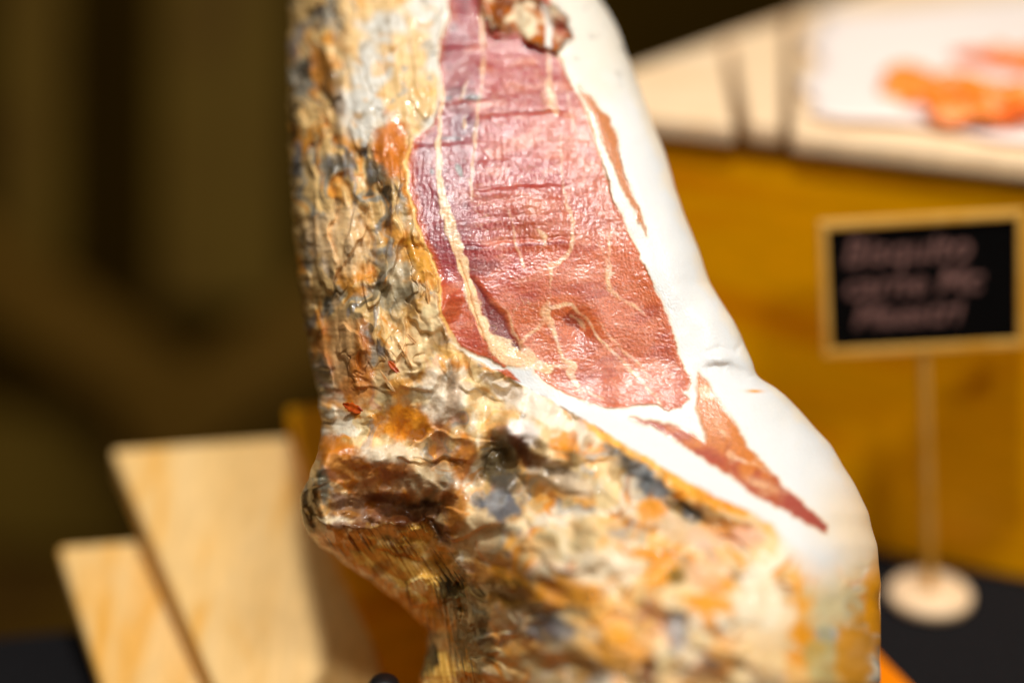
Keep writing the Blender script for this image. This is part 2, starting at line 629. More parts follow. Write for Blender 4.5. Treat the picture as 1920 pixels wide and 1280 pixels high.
# left falloff
RL = smi(Y, [0, 600, 700, 780, 850, 950, 1020, 1120, 1280, 1600], [235, 235, 200, 120, 70, 60, 95, 140, 160, 260])
DL = smi(Y, [0, 600, 700, 780, 850, 950, 1020, 1120, 1280, 1600], [270, 270, 240, 160, 100, 90, 120, 160, 200, 300])
w = xr[:, None] - xl[:, None]
RL = np.minimum(RL, w * .45)
u = np.clip((X - xl[:, None]) / RL, 0, 1)
Hf = Hf - DL * (1 - np.sqrt(np.clip(1 - (1 - u) ** 2, 0, 1)))
RR = np.minimum(smi(Y, [-100, 300, 600, 700, 800, 1000, 1200, 1500], [120, 110, 95, 90, 170, 260, 330, 330]), w * .45)
DR = smi(Y, [-100, 300, 600, 700, 800, 1000, 1200, 1500], [150, 130, 110, 100, 190, 300, 380, 330])
u2 = np.clip((xr[:, None] - X) / RR, 0, 1)
Hf = Hf - DR * (1 - np.sqrt(np.clip(1 - (1 - u2) ** 2, 0, 1)))
for yy, sg in ((-330, 1), (1690, -1)):
    t = np.clip(sg * (Y - yy) / 200, 0, 1)
    Hf = Hf - 200 * (1 - np.sqrt(1 - (1 - t) ** 2))

# ---- regions ---------------------------------------------------------------
wx = X + fbm(X, Y, 22, 3, 1) * 3.5 + fbm(X, Y, 6, 2, 2) * 1.2
wy = Y + fbm(X, Y, 22, 3, 4) * 3.5
CUT = [(838, -400), (834, 0), (828, 50), (818, 90), (818, 130), (822, 180), (812, 228), (772, 258), (757, 300), (762, 350), (772, 400), (788, 450), (812, 500),
       (822, 540), (822, 590), (838, 622), (856, 652), (885, 672), (925, 690), (960, 712), (1000, 733), (1060, 768), (1110, 795), (1180, 838), (1250, 880),
       (1330, 925), (1400, 955), (1450, 985), (1480, 1030), (1520, 1085), (1560, 1095), (1600, 1068), (1700, 1040), (1750, 900), (1600, 500), (1300, -400)]
MAIN = [(842, -400), (840, 0), (848, 28), (824, 76), (823, 110), (827, 180), (815, 232), (776, 262), (766, 300), (769, 350), (779, 400), (794, 450), (818, 500),
        (827, 540), (829, 590), (846, 620), (862, 648), (892, 666), (922, 672), (945, 690), (1000, 685), (1003, 700), (1020, 715), (1060, 735), (1108, 757), (1150, 766), (1200, 757), (1238, 762),
        (1250, 771), (1272, 765), (1292, 750), (1282, 738), (1297, 720), (1288, 695), (1272, 665), (1262, 628), (1248, 585), (1228, 540), (1200, 482),
        (1172, 420), (1146, 365), (1128, 295), (1100, 205), (1062, 140), (1046, 100), (1062, 60), (1000, -60), (960, -400)]
WEDGE = [(1310, 698), (1322, 712), (1346, 750), (1378, 792), (1402, 838), (1432, 868), (1470, 910), (1510, 945), (1552, 985), (1550, 1000), (1520, 986),
         (1470, 955), (1410, 925), (1370, 892), (1330, 868), (1300, 847), (1260, 818), (1225, 800), (1180, 784), (1232, 790), (1272, 800), (1302, 816),
         (1326, 832), (1320, 800), (1306, 768), (1308, 730)]
STRIP = [(1085, 160), (1118, 192), (1140, 222), (1158, 262), (1166, 312), (1186, 362), (1206, 410), (1213, 442), (1196, 412), (1166, 352), (1142, 295), (1118, 232), (1096, 190)]
sCUT = poly_sdf(wx, wy, CUT)
sMAIN = poly_sdf(wx, wy, MAIN)
sWED = poly_sdf(wx, wy, WEDGE)
sSTR = poly_sdf(wx, wy, STRIP)
sSLV = poly_sdf(wx, wy, [(926, 690), (950, 693), (978, 716), (945, 708)])
cw = 3 + 42 * sstep(1380, 1560, X) * sstep(960, 1060, Y)
cut = sstep(cw, -cw, sCUT)
main = sstep(2.2, -2.2, sMAIN)
wed = sstep(4, -4, sWED)
stri = sstep(3.5, -3.5, sSTR)
slv = sstep(2, -2, sSLV)
meat = np.clip(main + wed + stri + slv, 0, 1)

VEINS = [
    [(829, 150, 3), (828, 185, 9), (822, 260, 9), (823, 330, 11), (831, 378, 17), (846, 430, 22), (863, 480, 24), (879, 530, 23), (893, 580, 20), (909, 622, 22), (935, 656, 40), (975, 676, 36), (1030, 692, 20)],
    [(902, 30, 10), (906, 80, 10), (904, 150, 7), (897, 200, 6), (890, 270, 7), (883, 340, 7), (884, 378, 2)],
    [(878, 150, 2), (868, 175, 5), (862, 190, 3)],
    [(874, 215, 5), (870, 240, 4)],
    [(1052, 250, 3), (1052, 330, 4), (1062, 380, 5), (1075, 420, 6), (1071, 466, 6), (1048, 492, 8), (1032, 498, 12), (1033, 520, 3), (1030, 562, 3)],
    [(955, 395, 3), (966, 455, 4), (983, 500, 4)],
    [(1028, 566, 8), (1024, 590, 22), (1040, 622, 12), (1047, 650, 11), (1057, 676, 13), (1074, 684, 15), (1068, 700, 11), (1083, 722, 7)],
    [(1024, 590, 16), (1006, 618, 5), (985, 635, 5), (975, 642, 9), (988, 662, 24), (1016, 686, 18)],
    [(1016, 686, 9), (1045, 684, 6), (1070, 690, 8)],
    [(1040, 574, 9), (1072, 571, 10), (1084, 585, 7), (1105, 605, 6), (1116, 625, 5), (1130, 642, 5), (1165, 674, 5), (1172, 682, 7), (1200, 712, 4), (1228, 742, 4), (1238, 760, 5)],
    [(1072, 592, 7), (1088, 603, 9), (1098, 618, 3)],
    [(1120, 455, 2), (1136, 485, 5), (1143, 500, 12), (1139, 528, 12), (1142, 540, 8), (1162, 560, 5), (1190, 573, 5), (1208, 590, 2)],
    [(1145, 440, 4), (1140, 470, 4), (1142, 498, 6)],
    [(1143, 515, 9), (1152, 512, 4)],
    [(946, 575, 2), (958, 600, 5), (962, 622, 4), (978, 645, 4)],
    [(1120, 600, 1), (1165, 655, 3), (1195, 680, 6), (1210, 700, 3), (1218, 720, 2)],
    [(1040, 90, 12), (1064, 135, 7), (1088, 180, 7), (1108, 228, 7), (1124, 285, 11), (1146, 345, 14), (1170, 400, 6)],
    [(1028, 60, 10), (1030, 110, 8), (1029, 160, 9), (1034, 195, 16), (1044, 212, 8)],
    [(1065, 170, 3), (1070, 210, 4), (1080, 250, 2)],
    [(1075, 732, 2), (1105, 735, 4), (1130, 746, 5)],
    [(1010, 700, 2), (1040, 716, 3)],
    [(1008, 430, 4), (1020, 445, 9), (1022, 460, 4)],
]
vein = np.zeros(X.shape)
vx, vy = X + fbm(X, Y, 22, 3, 8) * 2.6, Y + fbm(X, Y, 22, 3, 9) * 2.6
for v in VEINS:
    d, wd = seg_dist(vx, vy, v)
    wd = wd / 2 * (.86 + .45 * fbm(X, Y, 24, 2, 11))
    vein = np.maximum(vein, sstep(wd + 2.6, wd - 2.2, d) * np.clip(wd / 2.0, .35, 1))
# thin stray marbling
mb = fbm(X, Y, 75, 4, 12, 1.4, .8, ang=.5)
strk = sstep(.03, 0, np.abs(mb)) * sstep(.1, .5, fbm(X, Y, 120, 2, 13)) * .45
vein = np.maximum(vein, strk * main)
wm = fbm(X, Y, 26, 3, 15, 1.5, .7, ang=.4)
wedv = sstep(.25, .6, wm) * wed * sstep(1280, 1330, X - (Y - 800) * .5) * .55
wedv = np.maximum(wedv, blob(X, Y, 1428, 908, 32, 9, .35) * 1.0)
vein = np.maximum(vein, wedv)

cream0 = sstep(300, 215, Y) * sstep(610, 665, X)
# ---- relief ------------------------------------------------------------------
rind = 1 - cut
far_l = sstep(860, 560, X)
low = sstep(640, 760, Y)
H = Hf.copy()
# skin stands a little proud of the cut along the left side
H += rind * sstep(0, 14, sCUT) * 3 * sstep(760, 560, Y) + rind * sstep(0, 20, sCUT) * 3
# flank folds
fold = fbm(X, Y, 60, 3, 20, .8, 2.6, ang=-.12)
H += rind * (1 - low) * (fold * 20 + ridged(X, Y, 44, 2, 21, .7, 1.6, -.2) * 3) * (1 - .6 * cream0)
# tendon ridge towards the knuckle
d, _ = seg_dist(X + fbm(X, Y, 40, 2, 22) * 8, Y, [(836, 560), (812, 610), (775, 665), (725, 730), (672, 790), (625, 842), (604, 880)])
H += np.exp(-(d / 26) ** 2) * 24
d2, _ = seg_dist(X, Y, [(700, 420), (705, 520), (735, 590), (742, 640), (700, 720), (640, 800)])
H -= np.exp(-(d2 / 34) ** 2) * 20
d3, _ = seg_dist(X + fbm(X, Y, 30, 2, 23) * 8, Y, [(610, 180), (640, 330), (690, 440), (700, 520)])
H -= np.exp(-(d3 / 9) ** 2) * 18
H -= blob(X, Y, 725, 430, 16, 14) * 16 + blob(X, Y, 712, 545, 22, 12) * 24
# vertical hanging folds below the cut
hang = np.exp(-((Y - 830) / 110) ** 2)
H += hang * rind * fbm(X, Y, 50, 2, 24, .8, 1.6, ang=.15) * 30 * sstep(650, 800, X)
sUc = poly_sdf(X, Y, [(500, 985), (600, 995), (680, 990), (765, 980), (822, 1000), (868, 1075), (890, 1170), (905, 1330), (910, 1700), (500, 1700)])
# crevices: narrow cracks that wander along the folds
ck1 = fbm(X + fbm(X, Y, 26, 2, 3) * 16, Y, 75, 3, 55, .7, 1.9, ang=-.15)
crk = np.exp(-(ck1 / .075) ** 2) * sstep(-.1, .35, fbm(X, Y, 120, 2, 56)) * (1 - low) * (1 - cream0 * .7)
ck2 = fbm(X, Y, 90, 3, 57, 1.5, .8, ang=.45)
crk = np.maximum(crk, np.exp(-(ck2 / .09) ** 2) * sstep(0, .4, fbm(X, Y, 130, 2, 58)) * low * (1 - sstep(1330, 1470, X)))
crk = crk * sstep(0, 30, sCUT) * (1 - sstep(30, -10, sUc)) * (1 - np.clip(blob(X, Y, 650, 920, 110, 90) * 1.6, 0, 1))
H -= rind * crk * 6
H += rind * (1 - low) * sstep(.15, .5, fbm(X, Y, 46, 3, 59, .8, 1.5, -.3)) * (1 - cream0 * .6) * 14
H += rind * low * sstep(.2, .45, fbm(X, Y, 60, 3, 60, 1.3, .9, .4)) * (1 - sstep(1330, 1470, X)) * 12
# lumps of the lower bulge
lowr = rind * low * sstep(760, 940, X)
H += lowr * (fbm(X, Y, 105, 3, 25, 1.4, .8, ang=.35) * 30 + fbm(X, Y, 55, 2, 26, 1.5, .8, .5) * 6) * (1 - .8 * sstep(1330, 1470, X))
# overhanging lip above the dark groove
d4, _ = seg_dist(X, Y, [(1100, 812), (1180, 855), (1240, 890), (1320, 930), (1400, 962)])
H += np.exp(-(d4 / 30) ** 2) * 16
d5, w5 = seg_dist(X + fbm(X, Y, 30, 2, 27) * 8, Y, [(1110, 845, 10), (1190, 895, 26), (1250, 935, 26), (1300, 970, 16), (1350, 985, 8)])
H -= np.exp(-(d5 / (w5 + 10)) ** 2) * 20
# groove left of the bulge
d6, _ = seg_dist(X, Y, [(930, 830), (960, 890), (1010, 950), (1060, 960)])
H -= np.exp(-(d6 / 30) ** 2) * 34
# knuckle
H += blob(X, Y, 655, 905, 80, 75) * 30
d7, _ = seg_dist(X, Y, [(612, 850), (597, 885), (594, 925), (603, 965), (622, 990)])
H += np.exp(-(d7 / 17) ** 2) * 38
d8, _ = seg_dist(X, Y, [(578, 885), (576, 940), (588, 980)])
H -= np.exp(-(d8 / 6) ** 2) * 14
hx, hy = X + fbm(X, Y, 60, 3, 13) * 26, Y + fbm(X, Y, 60, 3, 14) * 22
H -= blob(hx, hy, 712, 938, 92, 40, .12) * 62 + blob(hx, hy, 800, 975, 60, 30, .5) * 34
H += np.exp(-(seg_dist(X + fbm(X, Y, 30, 2, 8) * 8, Y + fbm(X, Y, 30, 2, 9) * 8, [(606, 858), (680, 846), (760, 868), (825, 925)])[0] / 22) ** 2) * 16
H += blob(X, Y, 630, 905, 50, 78) * 26 + (fbm(X, Y, 26, 3, 12, 1.6, .8, .3) * 9) * blob(X, Y, 690, 920, 110, 90)
H += np.exp(-(seg_dist(X, Y, [(615, 994), (690, 998), (750, 988), (800, 1000)])[0] / 12) ** 2) * 1
# the hollow underneath
UND = [(500, 1012), (575, 1006), (620, 996), (665, 1004), (715, 990), (765, 996), (800, 985), (832, 1022), (862, 1075), (878, 1170), (892, 1330), (898, 1700), (500, 1700)]
sU = poly_sdf(X + fbm(X, Y, 30, 3, 28) * 12, Y + fbm(X, Y, 30, 3, 29) * 11, UND)
und = sstep(16, -30, sU)
H -= und * np.interp(Y, [980, 1050, 1150, 1300, 1700], [60, 76, 56, 40, 0]) * np.interp(xl[:, None] * 0 + X - xl[:, None], [0, 60], [.3, 1])
fib = fbm(X, Y, 8, 4, 30, .55, 9, ang=-.6)
fib2 = fbm(X, Y, 8, 4, 31, .55, 11, ang=-.18)
fibm = np.where(Y < 1090, fib, fib2) * .5 + .5 * (fib * sstep(1160, 1040, Y) + fib2 * sstep(1040, 1160, Y))
H += und * fibm * 4
# general roughness of the rind
smz = 1 - .8 * sstep(1330, 1470, X) * low - .5 * cream0
H += rind * smz * (fbm(X, Y, 26, 3, 32) * 2.8 + fbm(X, Y, 7, 2, 33) * .35 * sstep(1000, 800, X))


# cut meat: slicing steps, fibres, veins stand proud
cutd = cut
H += main * (fbm(X, Y, 90, 2, 35) * 3.5 + fbm(X, Y, 14, 2, 36, 1.9, .8) * .3 + fbm(X, Y, 4, 2, 37, 1.5, .85) * (.12 + .30 * sstep(-.2, .5, fbm(X, Y, 45, 3, 39))))
up = sstep(560, 430, Y) * main
H += up * fbm(X, Y, 8, 2, 38, .7, 2.0) * .45
for y0, x0, x1, a in ((214, 880, 1050, 5), (262, 770, 910, 4), (352, 890, 1060, 5), (377, 890, 1060, 3), (408, 780, 1080, 3), (455, 870, 1080, 6), (300, 890, 1060, 2.5), (80, 825, 905, 4), (186, 826, 905, 6)):
    yy = Y + (X - 960) * .07 + fbm(X, Y, 30, 3, 39) * 3.5 - y0
    m = sstep(x0 - 20, x0 + 10, X) * sstep(x1 + 20, x1 - 10, X)
    H += main * m * a * .32 * (np.exp(-((yy - 7) / 9) ** 2) - np.exp(-((yy + 3) / 3.5) ** 2) * .8)
H += vein * main * .2
band = seg_dist(vx, vy, VEINS[0])[0]
H -= np.exp(-(seg_dist(vx, vy, [(862, 490), (874, 530), (890, 585), (908, 640)])[0] / 1.8) ** 2) * 4
# dark pocket beside the main vein
POC = [(886, 522), (902, 540), (922, 568), (946, 590), (956, 615), (977, 652), (968, 664), (950, 660), (930, 640), (912, 606), (900, 566)]
pocket = sstep(9, -7, poly_sdf(vx, vy, POC))
H -= pocket * 4
# hollow patches in the middle of the cut
H -= blob(X, Y, 1085, 615, 34, 26, .7) * 9
# fat
fatz = cut * (1 - meat)
H += fatz * (fbm(X, Y, 110, 2, 40) * 5 + fbm(X, Y, 26, 2, 41) * .4)
d9, _ = seg_dist(X + fbm(X, Y, 18, 2, 42) * 4, Y, [(1328, 660), (1350, 652), (1378, 660), (1392, 640)])
H -= np.exp(-(d9 / 7) ** 2) * 4 * fatz
d9, _ = seg_dist(X, Y + fbm(X, Y, 18, 2, 43) * 4, [(1330, 690), (1370, 688), (1400, 706), (1440, 716)])
H -= np.exp(-(d9 / 9) ** 2) * 5 * fatz
H += blob(X, Y, 1352, 672, 22, 14) * 10 * fatz
# rough cavity at the top
CAV = [(900, -70), (905, 30), (925, 52), (960, 68), (1005, 84), (1040, 96), (1058, 84), (1070, 55), (1052, 18), (1010, -8), (1000, -70)]
sCAV = poly_sdf(wx + fbm(X, Y, 34, 3, 50) * 16, wy + fbm(X, Y, 34, 3, 51) * 12, CAV)
cav = sstep(7, -7, sCAV)
H += cav * (fbm(X, Y, 44, 2, 44) * 24 + 6) + np.exp(-(sCAV / 7) ** 2) * 6
H += fbm(X, Y, 3.2, 2, 45) * .25

# ---- colour -------------------------------------------------------------------
def C(r, g, b):
    return srgb(r, g, b)[None, None]


def mixc(a, b, m):
    return a * (1 - m[..., None]) + b * m[..., None]


qx = X + fbm(X, Y, 70, 3, 46) * 45
qy = Y + fbm(X, Y, 70, 3, 47) * 45
L_ = sstep(800, 600, X) * (1 - low)          # mask of the flank, for shade painted in as grey
col = np.broadcast_to(C(232, 202, 150), X.shape + (3,)).copy()
col = mixc(col, C(242, 232, 212), sstep(-.1, .5, fbm(qx, qy, 70, 3, 48)) * .8)
col = mixc(col, C(236, 164, 50), sstep(-.05, .55, fbm(qx, qy, 62, 3, 49)) * .8)
col = mixc(col, C(226, 142, 14), sstep(.25, .7, fbm(qx, qy, 48, 3, 50)) * .9)
col = mixc(col, C(196, 176, 130), sstep(.0, .6, fbm(qx, qy, 55, 3, 51)) * .6)
col = mixc(col, C(170, 120, 44), sstep(.3, .8, fbm(qx + 300, qy, 55, 3, 52)) * .7)
col = mixc(col, C(164, 162, 158), sstep(.3, .75, fbm(qx, qy + 99, 44, 3, 53)) * .7)
col = mixc(col, C(222, 168, 140), sstep(.45, .7, fbm(qx, qy + 59, 40, 3, 63)) * .6)
# flank: mottled skin, its unlit side painted in as grey and dark brown
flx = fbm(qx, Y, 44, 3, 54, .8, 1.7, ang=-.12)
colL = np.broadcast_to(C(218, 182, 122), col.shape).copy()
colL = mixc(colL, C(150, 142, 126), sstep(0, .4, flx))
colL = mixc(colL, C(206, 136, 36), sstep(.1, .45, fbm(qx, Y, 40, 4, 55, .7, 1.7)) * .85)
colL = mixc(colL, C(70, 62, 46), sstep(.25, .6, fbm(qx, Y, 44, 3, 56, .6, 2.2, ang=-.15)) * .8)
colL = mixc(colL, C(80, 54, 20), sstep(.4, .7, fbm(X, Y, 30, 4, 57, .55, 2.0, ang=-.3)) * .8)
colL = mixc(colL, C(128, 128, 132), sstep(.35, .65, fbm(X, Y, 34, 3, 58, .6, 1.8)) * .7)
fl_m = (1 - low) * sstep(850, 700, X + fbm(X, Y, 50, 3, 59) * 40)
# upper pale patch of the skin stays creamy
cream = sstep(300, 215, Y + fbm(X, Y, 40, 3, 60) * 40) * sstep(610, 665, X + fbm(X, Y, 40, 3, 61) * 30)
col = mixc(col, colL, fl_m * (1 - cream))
colC = mixc(np.broadcast_to(C(226, 192, 138), col.shape), C(212, 208, 198), sstep(-.1, .4, fbm(X, Y, 90, 3, 62) + sstep(740, 830, X) * .5))
colC = mixc(colC, C(176, 166, 150), sstep(.45, .7, fbm(X, Y, 26, 3, 3)) * .8)
colC = mixc(colC, C(224, 170, 90), sstep(.25, .6, fbm(X, Y, 36, 3, 2)) * .6)
col = mixc(col, colC, cream * (1 - low))


def spot(col, c, cx, cy, rx, ry, ang=0., k=1.0, rough=.55, seed=5):
    g = blob(X, Y, cx, cy, rx * 1.2, ry * 1.2, ang)
    m = sstep(.24, .68, g + fbm(X, Y, 26, 4, seed) * rough * .5 * sstep(.02, .2, g)) * k
    return mixc(col, C(*c), m)


SPOTS = [
    # amber and orange
    ((196, 108, 10), 735, 275, 30, 48, 0, .9), ((196, 120, 20), 770, 335, 16, 60, -.1, .8), ((214, 150, 40), 800, 490, 28, 50, -.4, .9), ((212, 160, 80), 790, 600, 30, 40, 0, .8),
    ((236, 150, 16), 762, 792, 46, 34, 0, .95), ((190, 118, 24), 820, 790, 22, 40, 0, .7), ((200, 120, 14), 868, 860, 20, 46, .2, .9),
    ((240, 222, 200), 860, 640, 60, 24, .5, .8), ((238, 226, 206), 830, 740, 40, 44, 0, .8), ((190, 160, 130), 848, 735, 12, 44, 0, .7),
    ((246, 232, 214), 1000, 760, 90, 22, .5, .9), ((250, 240, 232), 976, 810, 34, 24, 0, .95),
    ((250, 220, 170), 800, 620, 26, 60, .5, .9), ((246, 214, 160), 770, 655, 26, 40, .6, .8), ((232, 180, 90), 850, 660, 34, 14, .4, .7),
    ((160, 148, 120), 742, 555, 40, 26, 0, .8), ((178, 166, 140), 750, 510, 24, 20, 0, .7), ((190, 110, 20), 640, 640, 50, 40, 0, .7), ((190, 112, 24), 665, 720, 40, 44, 0, .8),
    ((226, 190, 140), 640, 450, 60, 60, 0, .8), ((206, 164, 110), 640, 640, 22, 60, 0, .8), ((150, 96, 30), 605, 130, 14, 50, -.3, .9), ((120, 82, 34), 625, 160, 14, 50, -.3, .6),
    # dark groove and slate patches
    ((112, 114, 116), 1195, 872, 40, 20, .6, .95), ((92, 96, 100), 1226, 912, 32, 22, .7, .95), ((96, 72, 30), 1272, 950, 34, 13, .4, .9), ((64, 66, 66), 1298, 966, 18, 14, .5, .9),
    ((250, 186, 80), 1180, 838, 90, 13, .5, .9), ((246, 170, 50), 1300, 918, 80, 16, .5, .9), ((232, 146, 20), 1360, 945, 46, 12, .4, .95), ((222, 144, 20), 1220, 962, 24, 34, 0, .9),
    ((212, 180, 140), 1270, 990, 46, 22, .2, .8), ((226, 190, 160), 1330, 1010, 40, 20, 0, .7), ((206, 130, 40), 1365, 990, 34, 18, 0, .8), ((224, 160, 124), 1400, 1004, 30, 22, 0, .7),
    ((110, 92, 56), 942, 870, 34, 44, .3, .9), ((86, 72, 44), 926, 850, 22, 30, 0, .7), ((112, 54, 8), 985, 852, 46, 14, .9, .95), ((150, 96, 20), 1040, 880, 50, 14, .5, .9), ((84, 82, 78), 950, 910, 26, 30, 0, .8),
    ((92, 96, 104), 936, 950, 40, 26, 0, .95), ((190, 190, 190), 930, 935, 20, 20, 0, .5), ((238, 208, 160), 900, 990, 22, 36, -.5, .95), ((204, 190, 166), 1060, 900, 60, 24, .3, .7),
    ((226, 144, 20), 1225, 1040, 34, 14, .1, .9), ((230, 152, 24), 1244, 1074, 34, 18, 0, .95), ((116, 92, 36), 1270, 1080, 16, 16, 0, .9), ((226, 148, 20), 1328, 1132, 42, 20, .1, .95), ((226, 150, 20), 1350, 1095, 34, 18, .2, .85),
    ((232, 156, 20), 1500, 1140, 26, 60, .2, .95), ((226, 148, 12), 1515, 1190, 22, 34, .1, .95), ((176, 118, 50), 1470, 1105, 16, 10, .3, .9),
    ((150, 156, 168), 1552, 1190, 18, 18, 0, .9), ((200, 190, 150), 1560, 1130, 50, 50, 0, .7), ((232, 218, 190), 1430, 1150, 50, 60, 0, .8), ((236, 196, 140), 1420, 1210, 50, 40, 0, .6),
    ((176, 164, 100), 1545, 1230, 34, 50, 0, .7), ((236, 160, 10), 1640, 1130, 16, 90, 0, .95), ((206, 140, 10), 1600, 1240, 34, 80, 0, .9), ((214, 196, 150), 1050, 1020, 60, 36, 0, .6),
    ((200, 130, 20), 930, 1090, 60, 40, .3, .8), ((110, 78, 20), 960, 1110, 60, 30, .2, .85), ((214, 140, 14), 1060, 1110, 70, 26, .1, .85), ((230, 214, 186), 1130, 1060, 50, 30, 0, .8), ((226, 180, 140), 1330, 1070, 40, 26, 0, .7),
    ((96, 104, 120), 1270, 1180, 18, 40, .1, .7), ((104, 110, 124), 1030, 1180, 40, 26, 0, .8), ((90, 100, 120), 900, 1180, 20, 26, 0, .7), ((120, 56, 6), 1215, 1250, 18, 34, 0, .8), ((222, 150, 20), 1160, 1220, 46, 40, 0, .85),
    # knuckle and hollow, with a grey highlight and dark shade painted in
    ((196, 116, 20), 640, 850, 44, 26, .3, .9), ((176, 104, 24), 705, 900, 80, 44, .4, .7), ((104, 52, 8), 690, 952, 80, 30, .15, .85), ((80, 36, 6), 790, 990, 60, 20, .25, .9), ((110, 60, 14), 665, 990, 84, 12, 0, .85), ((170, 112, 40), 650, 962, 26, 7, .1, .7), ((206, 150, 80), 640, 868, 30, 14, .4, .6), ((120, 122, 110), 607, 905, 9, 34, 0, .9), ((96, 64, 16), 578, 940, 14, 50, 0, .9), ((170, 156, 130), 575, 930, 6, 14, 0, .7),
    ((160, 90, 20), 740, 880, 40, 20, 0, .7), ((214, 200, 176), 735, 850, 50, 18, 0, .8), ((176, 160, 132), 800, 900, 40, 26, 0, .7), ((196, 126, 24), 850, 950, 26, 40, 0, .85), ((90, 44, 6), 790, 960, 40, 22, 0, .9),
]
for k, s in enumerate(SPOTS):
    col = spot(col, *s, seed=4 + k % 9)
# underside: ochre with dark fibres, its shade painted in as olive
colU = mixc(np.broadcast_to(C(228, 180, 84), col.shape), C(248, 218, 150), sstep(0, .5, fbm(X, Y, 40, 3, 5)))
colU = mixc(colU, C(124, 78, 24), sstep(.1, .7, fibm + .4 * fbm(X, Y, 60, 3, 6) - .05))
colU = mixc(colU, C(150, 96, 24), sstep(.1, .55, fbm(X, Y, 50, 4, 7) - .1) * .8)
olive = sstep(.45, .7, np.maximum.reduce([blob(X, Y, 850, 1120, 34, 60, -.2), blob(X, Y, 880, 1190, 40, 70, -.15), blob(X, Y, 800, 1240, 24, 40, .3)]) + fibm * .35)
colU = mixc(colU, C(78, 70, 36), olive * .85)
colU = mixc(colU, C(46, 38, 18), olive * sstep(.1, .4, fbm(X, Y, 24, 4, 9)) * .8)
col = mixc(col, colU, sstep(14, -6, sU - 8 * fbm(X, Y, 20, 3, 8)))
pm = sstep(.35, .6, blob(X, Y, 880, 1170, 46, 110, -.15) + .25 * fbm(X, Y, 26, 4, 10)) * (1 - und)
col = mixc(col, C(86, 78, 44), pm * .8)  # olive shade of the underside painted on past its edge
# shade painted into the cracks, then fine mottling of the skin
col = mixc(col, C(86, 58, 26), crk * .32)
f1 = fbm(X, Y, 14, 3, 14) * (.4 + .6 * sstep(1100, 850, X))
col = mixc(col, col * np.array([.66, .55, .38]), sstep(.15, .6, f1) * .4)
col = mixc(col, np.clip(col * 1.2 + .04, 0, .9), sstep(.15, .6, -f1) * .3)
rindcol = np.clip(col, 0, 1) ** 1.04

# fat
fat = np.broadcast_to(np.array([.73, .735, .735]), col.shape).copy()
fat = mixc(fat, C(228, 226, 222), sstep(0, .6, fbm(X, Y, 80, 3, 16)) * .6)
edge = sstep(26, 0, (xr[:, None] - X) + fbm(X, Y, 50, 3, 17) * 12)
fat = mixc(fat, C(238, 222, 196), edge * .7)
# greyer, drier fat at the top and a yellow tinge at the tail
fat = mixc(fat, C(222, 214, 200), sstep(260, 100, Y + fbm(X, Y, 50, 3, 18) * 50) * .9)
fat = mixc(fat, C(150, 146, 138), sstep(.4, .7, fbm(X, Y, 30, 4, 19)) * sstep(200, 100, Y) * .4)
fat = mixc(fat, C(240, 214, 176), sstep(830, 990, Y) * sstep(1480, 1600, X) * .8)
fat = mixc(fat, C(214, 214, 214), blob(X, Y, 1535, 1045, 50, 34) * .8)
fat = mixc(fat, C(220, 222, 224), sstep(40, 0, -sCUT) * low * sstep(1450, 1300, X) * .7)
fat = mixc(fat, C(226, 160, 90), blob(X, Y, 1415, 733, 15, 3.5, .02))
fat = mixc(fat, C(244, 218, 180), np.clip(1 - np.minimum.reduce([np.abs(sMAIN), np.abs(sWED), np.abs(sSTR)]) / 7, 0, 1) * .8)
fat = mixc(fat, C(236, 178, 84), sstep(960, 850, X) * sstep(235, 270, Y) * sstep(700, 600, Y) * .9)
# lean
warm = np.clip(.35 + (X - 960) / 500 + (Y - 400) / 900 + fbm(X, Y, 90, 3, 21) * .28, 0, 1)
lean = mixc(np.broadcast_to(C(176, 56, 54), col.shape), C(210, 106, 58), sstep(.1, .8, warm))
lean = mixc(lean, C(164, 58, 50), sstep(.05, .6, fbm(X, Y, 60, 4, 22, 1.5, .8)) * .5)
lean = mixc(lean, C(230, 146, 112), sstep(.1, .6, fbm(X, Y, 40, 4, 23, 1.5, .7)) * .5)
lean = mixc(lean, C(206, 112, 80), sstep(700, 745, Y) * .6)
streak = fbm(X, Y, 8, 4, 24, 3.2, .55, ang=.04)
lean = mixc(lean, C(160, 60, 44), sstep(.12, .6, streak) * .3 * sstep(430, 560, Y))
lean = mixc(lean, C(232, 150, 120), sstep(.2, .6, -streak) * .35)
st2 = fbm(X, Y, 8, 3, 25, .5, 3.5)
lean = mixc(lean, C(214, 120, 112), sstep(.15, .6, st2) * .3 * sstep(560, 420, Y))
pur = sstep(920, 860, X + fbm(X, Y, 40, 3, 26) * 20) * sstep(560, 470, Y)
lean = mixc(lean, C(140, 46, 66), pur * .7)
lean = mixc(lean, C(120, 30, 44), pur * sstep(.1, .5, fbm(X, Y, 26, 4, 27)) * .6)
